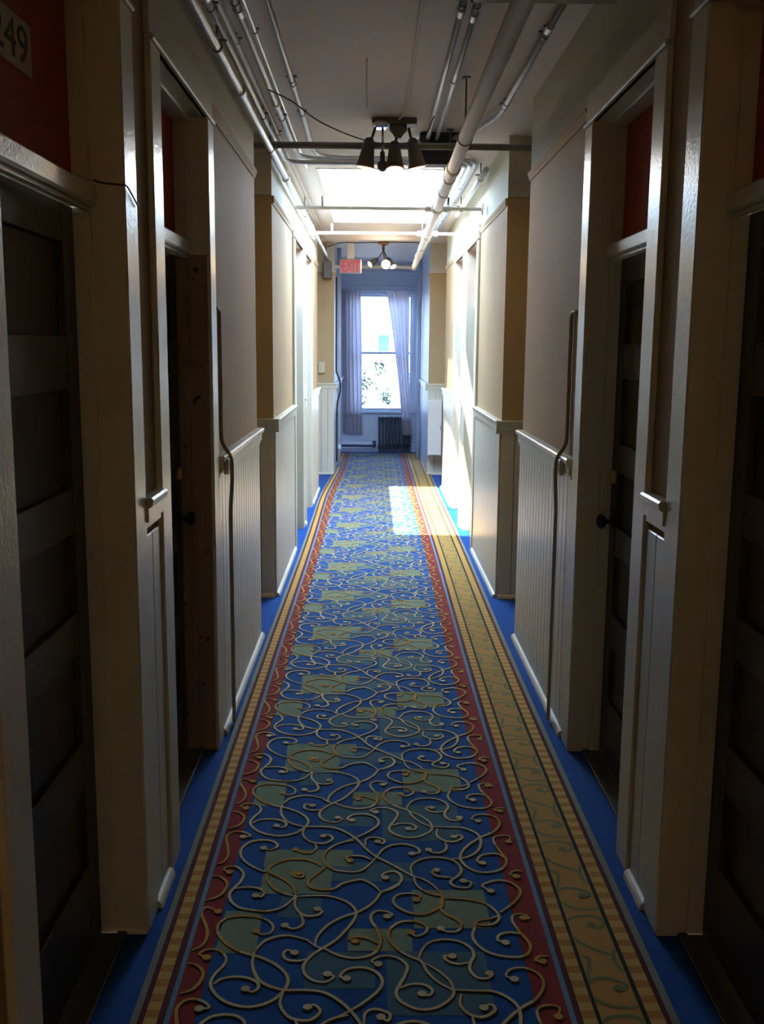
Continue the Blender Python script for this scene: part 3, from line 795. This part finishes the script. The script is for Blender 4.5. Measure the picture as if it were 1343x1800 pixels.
cord('loose black cable drooping across the far ceiling before the end bay', [(-.56, 12.3, 2.80), (-.40, 12.4, 2.86), (-.2, 12.5, 2.87), (.2, 12.5, 2.88), (.5, 12.4, 2.87), (.62, 12.2, 2.83)], .006, 'cable_black')

# ------------------------------------------------------------------ ceiling spotlights
def spot_head(root, base, dirv, glow, ln=.13, r0=.034, r1=.052, arm_from=None):
    d = Vector(dirv).normalized(); b = Vector(base)
    hd = finish('spot_head', lathe(bmesh.new(), [(.012, -.03), (.022, -.025), (r0, 0), (r0 * 1.05, .03), (r1, ln), (r1 * .93, ln), (r1 * .88, ln - .01)], b, d, 20), 'fixture_dark', root)
    finish('rim', lathe(bmesh.new(), [(r1 * .99, ln - .004), (r1 * 1.04, ln - .003), (r1 * 1.04, ln + .003), (r1 * .97, ln + .004)], b, d, 20), 'copper', hd)
    mesh_lathe('bulb', [(r1 * .2, ln - .012), (r1 * .93, ln - .008), (r1 * .85, ln + .004), (r1 * .5, ln + .010), (.0, ln + .012)], b, d, glow, hd, 20)
    if arm_from: mesh_tube('arm', [arm_from, tuple((Vector(arm_from) + b) / 2 + Vector((0, 0, -.01))), tuple(b - d * .02)], .008, 'fixture_dark', root, 8)
f1 = tag(empty('ceiling_spotlight', (.105, 5.95, ZC)), 'nearer ceiling fixture with three dark spot heads in front of the skylight', 'light')
one_box('canopy', 'fixture_dark', f1, -.020, .235, 5.90, 6.02, ZC - .035, ZC, .006)
one_box('ballast_cover', 'chrome', f1, -.006, .07, 5.87, 5.96, ZC - .060, ZC - .02, .012)
mesh_lathe('hub', [(.05, 0), (.052, .03), (.03, .055), (.016, .075)], (.13, 5.95, ZC - .03), (0, 0, -1), 'fixture_dark', f1)
spot_head(f1, (-.035, 5.93, 2.765), (-.16, .10, -1), 'bulb_soft', arm_from=(.0, 5.94, 2.85))
spot_head(f1, (.110, 5.92, 2.745), (.02, -.22, -1), 'bulb_glow', arm_from=(.125, 5.95, 2.83))
spot_head(f1, (.215, 5.93, 2.765), (.20, .10, -1), 'bulb_soft', arm_from=(.19, 5.94, 2.85))
mesh_lathe('sensor', [(.014, 0), (.014, .05), (.026, .055), (.030, .075), (.024, .098), (.010, .108), (.0, .110)], (.042, 5.95, 2.72), (0, 0, -1), 'fixture_dark', f1)
mesh_tube('sensor_stem', [(.042, 5.95, 2.865), (.042, 5.95, 2.71)], .007, 'chrome', f1, 8)
f2 = tag(empty('ceiling_spotlight', (.12, 12.7, ZC)), 'farther ceiling fixture beside the exit sign with one bulb facing the camera', 'light')
mesh_lathe('canopy', [(.07, 0), (.072, .02), (.05, .035), (.02, .045), (.015, .12)], (.11, 12.66, ZC), (0, 0, -1), 'copper', f2)
spot_head(f2, (.140, 12.66, 2.635), (0.01, -1, -.14), 'bulb_glow', .10, .034, .060, (.11, 12.66, 2.78))
spot_head(f2, (.02, 12.66, 2.68), (-.75, -.45, -.55), 'bulb_glow', .10, .03, .040, (.10, 12.66, 2.78))
spot_head(f2, (.185, 12.68, 2.68), (.45, -.45, -.75), 'bulb_glow', .10, .03, .040, (.12, 12.66, 2.78))
# third fixture, unseen, added as warm fill for surfaces facing the camera
# (brighter bulbs than the others, turned to the back wall)
f3 = tag(empty('ceiling_spotlight', (.1, -1.4, ZC)), 'added fill fixture with three spot heads behind the camera, out of view', 'light')
mesh_lathe('canopy', [(.07, 0), (.072, .02), (.05, .035), (.02, .045), (.015, .12)], (.1, -1.4, ZC), (0, 0, -1), 'fixture_dark', f3)
spot_head(f3, (.10, -1.40, 2.70), (.05, -1, -.25), 'bulb_fill', arm_from=(.1, -1.4, 2.78))
spot_head(f3, (.02, -1.40, 2.70), (-.4, -1, -.3), 'bulb_fill', arm_from=(.1, -1.4, 2.78))
spot_head(f3, (.18, -1.40, 2.70), (.4, -1, -.3), 'bulb_fill', arm_from=(.1, -1.4, 2.78))

# ------------------------------------------------------------------ exit sign
ex = tag(empty('exit_sign', (-.295, 12.6, 2.6)), 'box exit sign with red letters hanging from the ceiling', 'sign')
one_box('housing', 'sign_white', ex, -.430, -.160, 12.60, 12.66, 2.515, 2.685, .006)
one_box('face', 'sign_pink', ex, -.422, -.168, 12.597, 12.60, 2.522, 2.678, .001)
one_box('bracket', 'painted_pipe', ex, -.34, -.25, 12.61, 12.65, 2.685, ZC, .004)
text_mesh('letters', 'EXIT', .1, 'exit_red', ex, Matrix(((1, 0, 0, -.288), (0, 0, -1, 12.5968), (0, 1, 0, 2.60), (0, 0, 0, 1))), .0006, .212, .130)
bm = bmesh.new()
v = [bm.verts.new(p) for p in ((-.400, 12.5962, 2.572), (-.400, 12.5962, 2.628), (-.418, 12.5962, 2.60))]
bm.faces.new(v); finish('chevron', bm, 'exit_red', ex)

# ------------------------------------------------------------------ raceways on the near walls
for s, lab in ((-1, 'brown cable raceway running down the left wall past the chair rail'), (1, 'brown cable raceway running down the right wall past the chair rail')):
    y = 4.10 if s < 0 else 4.15
    rw = tag(empty('cable_raceway', (X(s, 0), y, 0)), lab, 'raceway')
    xw = X(s, WD)
    bm = bmesh.new()
    tube(bm, fillet([(xw - s * .010, 4.0, 1.765), (xw - s * .010, y, 1.765), (xw - s * .010, y, 1.225), (xw - s * .050, y + .012, 1.165), (xw - s * .050, y + .012, 1.07), (xw - s * .042, y + .012, .95), (xw - s * .042, y + .012, .012)], .03, 5), .0082, 8)
    finish('raceway', bm, 'raceway', rw)
    one_box('outlet', 'trim', rw, xw - s * .026, xw - s * .046, y - .055, y - .01, 1.10, 1.165, .003)
    one_box('socket', 'raceway', rw, xw - s * .046, xw - s * .047, y - .042, y - .024, 1.115, 1.15, 0)

# ------------------------------------------------------------------ things at the far end
wb = tag(empty('wall_box', (.78, 12.7, .27)), 'tall off-white metal box on the right wall near the far window', 'cabinet')
one_box('body', 'white_metal', wb, .690, .865, 12.55, 12.785, .27, .975, .004)
one_box('door', 'white_metal', wb, .697, .858, 12.543, 12.55, .28, .965, .002)
one_box('latch', 'chrome', wb, .845, .852, 12.538, 12.543, .60, .65, .001)
sw = tag(empty('switch_box', (-.62, 12.7, 1.3)), 'yellowed switch box on the wall left of the end bay', 'switch')
one_box('box', 'cream_plastic', sw, -.70, -.615, 12.70, 12.747, 1.29, 1.43, .005)
one_box('toggle', 'white_metal', sw, -.665, -.650, 12.685, 12.70, 1.34, 1.38, .003)
# radiator
ra = tag(empty('radiator', (.33, 15.45, 0)), 'dark cast iron column radiator under the far window', 'radiator')
bm = bmesh.new()
w = .050
for yy in (15.36, 15.43, 15.50):
    tube(bm, [(0, yy, .09), (0, yy, .16), (0, yy, .40), (0, yy, .53)], .019, 8, True, [.022, .018, .018, .022])
box(bm, -.024, .024, 15.34, 15.52, .06, .115, .012)
box(bm, -.024, .024, 15.34, 15.52, .51, .565, .014)
bmesh.ops.recalc_face_normals(bm, faces=bm.faces[:])
sec = bpy.data.meshes.new('section'); bm.to_mesh(sec); bm.free()
for i in range(10):
    put('section', sec, 'cast_iron', ra, (.098 + i * .0515, 0, 0))
for i in (0, 9):
    for yy in (15.365, 15.495): one_box('foot', 'cast_iron', ra, .098 + i * .0515 - .014, .098 + i * .0515 + .014, yy - .014, yy + .014, 0, .065, .003)
rp = tag(empty('radiator_pipe', (-.2, 15.43, .1)), 'dark supply pipe running low from the left wall to the radiator', 'pipe')
mesh_tube('tube', [(-.495, 15.43, .105), (.03, 15.43, .105)], .016, 'cast_iron', rp)
mesh_lathe('valve', [(.022, 0), (.026, .02), (.026, .05), (.018, .07), (.03, .075), (.03, .095), (.01, .10)], (.02, 15.43, .085), (0, 0, 1), 'cast_iron', rp)
# risers and conduits in the end bay
def riser(label, x, y, r, mat, z0=0, z1=ZC, couplings=()):
    o = tag(empty('riser_pipe', (x, y, z0)), label, 'pipe')
    mesh_tube('tube', [(x, y, z0), (x, y, z1)], r, mat, o, 12)
    for z in couplings: mesh_lathe('coupling', [(r * 1.25, -.03), (r * 1.3, -.025), (r * 1.3, .025), (r * 1.25, .03)], (x, y, z), (0, 0, 1), mat, o, 12)
riser('pale vertical pipe in the end bay against the left wall', -.462, 13.5, .026, 'sky_lit_paint', couplings=(.28, 1.05, 2.2))
riser('pale vertical pipe in the end bay against the right wall', .655, 14.6, .032, 'sky_lit_paint', couplings=(1.12,))
cord('dark cable snaking down the left side of the end bay', [(-.485, 13.1, 2.50), (-.486, 13.1, 1.9), (-.486, 13.1, 1.35), (-.478, 13.12, 1.28), (-.445, 13.2, 1.18), (-.44, 13.25, 1.05), (-.462, 13.3, .95), (-.482, 13.3, .8), (-.485, 13.3, .1)], .011, 'cable_black')
jb2 = tag(empty('junction_box', (-.55, 12.72, 2.5)), 'dark junction box at the end of the left conduit bundle', 'box')
one_box('body', 'fixture_dark', jb2, -.63, -.53, 12.60, 12.745, 2.45, 2.66, .006)
one_box('cover', 'fixture_dark', jb2, -.622, -.538, 12.594, 12.60, 2.46, 2.65, .002)
mesh_tube('stub', [(-.58, 12.68, 2.66), (-.58, 12.68, ZC)], .018, 'galvanised', jb2)
# curtain rod and curtains
rod = tag(empty('curtain_rod', (.1, 15.50, 2.46)), 'thin curtain rod above the far window', 'rod')
mesh_tube('rod', [(-.499, 15.50, 2.47), (.699, 15.50, 2.47)], .010, 'sky_lit_paint', rod)
for x in (-.44, .16, .66): one_box('bracket', 'sky_lit_paint', rod, x - .008, x + .008, 15.50, 15.598, 2.462, 2.478, .002)
def curtain(label, top, bot, z1, z0, folds, amp, curve=0.0, seed=0, fwd=0.0):
    """top/bot = (x left, x right); folds along x, hanging on the rod"""
    rnd = random.Random(seed); ph = [rnd.uniform(0, 6.28) for _ in range(4)]
    nx, nz = 90, 40
    bm = bmesh.new(); g = []
    for j in range(nz + 1):
        t = j / nz
        z = z1 + (z0 - z1) * t
        k = t ** (1.0 + curve)
        xl = top[0] + (bot[0] - top[0]) * k; xr = top[1] + (bot[1] - top[1]) * (k if not fwd else t ** 3)
        row = []
        for i in range(nx + 1):
            u = i / nx
            q = min(1, max(0, (t - .35) / .5)); y = 15.472 - fwd * q * q * (3 - 2 * q) + amp * (math.sin(u * folds * 6.283 + ph[0] + .6 * math.sin(t * 2 + ph[1])) + .35 * math.sin(u * folds * 12.9 + ph[2])) * (.55 + .45 * t)
            row.append(bm.verts.new((xl + (xr - xl) * u + .006 * math.sin(t * 5 + u * 9 + ph[3]), y, z + .012 * math.sin(u * folds * 6.283) * (1 if j == 0 else 0))))
        g.append(row)
    for a, b in zip(g, g[1:]):
        for i in range(nx):
            f = bm.faces.new((a[i], a[i + 1], b[i + 1], b[i])); f.smooth = True
    root = tag(empty('curtain', ((top[0] + top[1]) / 2, 15.47, z0)), label, 'curtain', 'sheer curtains at the end window')
    finish('cloth', bm, 'sheer', root, True)
    n = 5
    for i in range(n):
        x = top[0] + (top[1] - top[0]) * (i + .5) / n
        pts = [(x, 15.50 + .020 * math.sin(a), 2.467 + .020 * math.cos(a)) for a in [2 * math.pi * q / 12 for q in range(13)]]
        mesh_tube('ring', pts, .003, 'chrome', root, 6)
    return root
curtain('left sheer curtain hanging straight beside the far window', (-.49, -.205), (-.47, -.16), 2.465, .30, 5, .022, 0, 3)
curtain('right sheer curtain swept aside towards the radiator', (.185, .535), (.455, .615), 2.465, .285, 5, .020, -.25, 8, .165)

# ------------------------------------------------------------------ outside the far window
nb = tag(empty('neighbour_building', (0, 24, -6)), 'sunlit white building across from the far window', 'building')
bm = bmesh.new()
tx0, tx1, tz0, tz1 = .10, .38, 1.50, 1.92
box(bm, -9, tx0, 24, 24.3, -6, 3.5); box(bm, tx1, 9, 24, 24.3, -6, 3.5); box(bm, tx0, tx1, 24, 24.3, -6, tz0); box(bm, tx0, tx1, 24, 24.3, tz1, 3.5)
finish('wall', bm, 'stucco', nb)
wn2 = one_box('window', 'sky_lit_paint', nb, tx0, tx1, 24.06, 24.12, tz0, tz1)
one_box('pane', 'teal_glass', wn2, tx0 + .02, tx1 - .02, 24.05, 24.06, tz0 + .02, tz1 - .02)
vine = tag(empty('vine', (.1, 16.6, -1)), 'leafy climbing branches just outside the far window', 'plant')
rnd = random.Random(4)
stems = [[(-.35, 16.6, -.9), (-.30, 16.62, .3), (-.22, 16.6, .85), (-.20, 16.6, 1.05)], [(.05, 16.8, -.9), (.10, 16.7, .4), (.18, 16.65, .80), (.22, 16.6, .9)],
         [(.65, 16.7, -.9), (.60, 16.7, .5), (.55, 16.65, .95), (.56, 16.6, 1.15)], [(-.22, 16.6, .85), (-.10, 16.6, 1.08), (.02, 16.58, 1.15), (.12, 16.6, 1.30), (.20, 16.6, 1.34)], [(.18, 16.65, .8), (.05, 16.6, .95), (-.02, 16.6, 1.05)]]
for p in stems:
    q = [Vector(a) for a in p]
    mesh_tube('stem', fillet(q, .06, 4), .008, 'bark', vine, 6)
bm = bmesh.new()
spots = [(-.20, 16.55, 1.0, 26, .09), (-.22, 16.5, .80, 24, .08), (-.2, 16.55, .66, 18, .07), (.18, 16.55, .83, 24, .09), (.22, 16.5, .76, 14, .06), (.13, 16.55, 1.32, 22, .09), (-.10, 16.55, 1.12, 14, .10), (.0, 16.6, 1.0, 6, .08), (.56, 16.55, .85, 30, .10), (.55, 16.6, 1.15, 24, .12), (.06, 16.6, 1.18, 6, .06)]
for x, y, z, n, r in spots:
    for _ in range(n):
        c = Vector((x + rnd.gauss(0, r * .55), y + rnd.gauss(0, .05), z + rnd.gauss(0, r * .5)))
        a = rnd.uniform(0, 6.28); ln = rnd.uniform(.026, .05)
        d = Vector((math.cos(a), rnd.uniform(-.5, .5), math.sin(a))).normalized(); e = d.cross(Vector((rnd.uniform(-1, 1), 1, rnd.uniform(-1, 1)))).normalized()
        v = [bm.verts.new(c - d * ln), bm.verts.new(c + e * ln * .45), bm.verts.new(c + d * ln), bm.verts.new(c - e * ln * .45)]
        bm.faces.new(v)
tag(finish('leaves', bm, 'leaf_green', vine), kind='stuff')

cord('thin wire running off the transom bar of door 249 over its casing', [(-.690, 2.545, 2.018), (-.672, 2.545, 2.012), (-.630, 2.546, 2.008), (-.612, 2.552, 2.006), (-.611, 2.60, 1.995), (-.611, 2.675, 1.972)], .0022, 'cable_black')
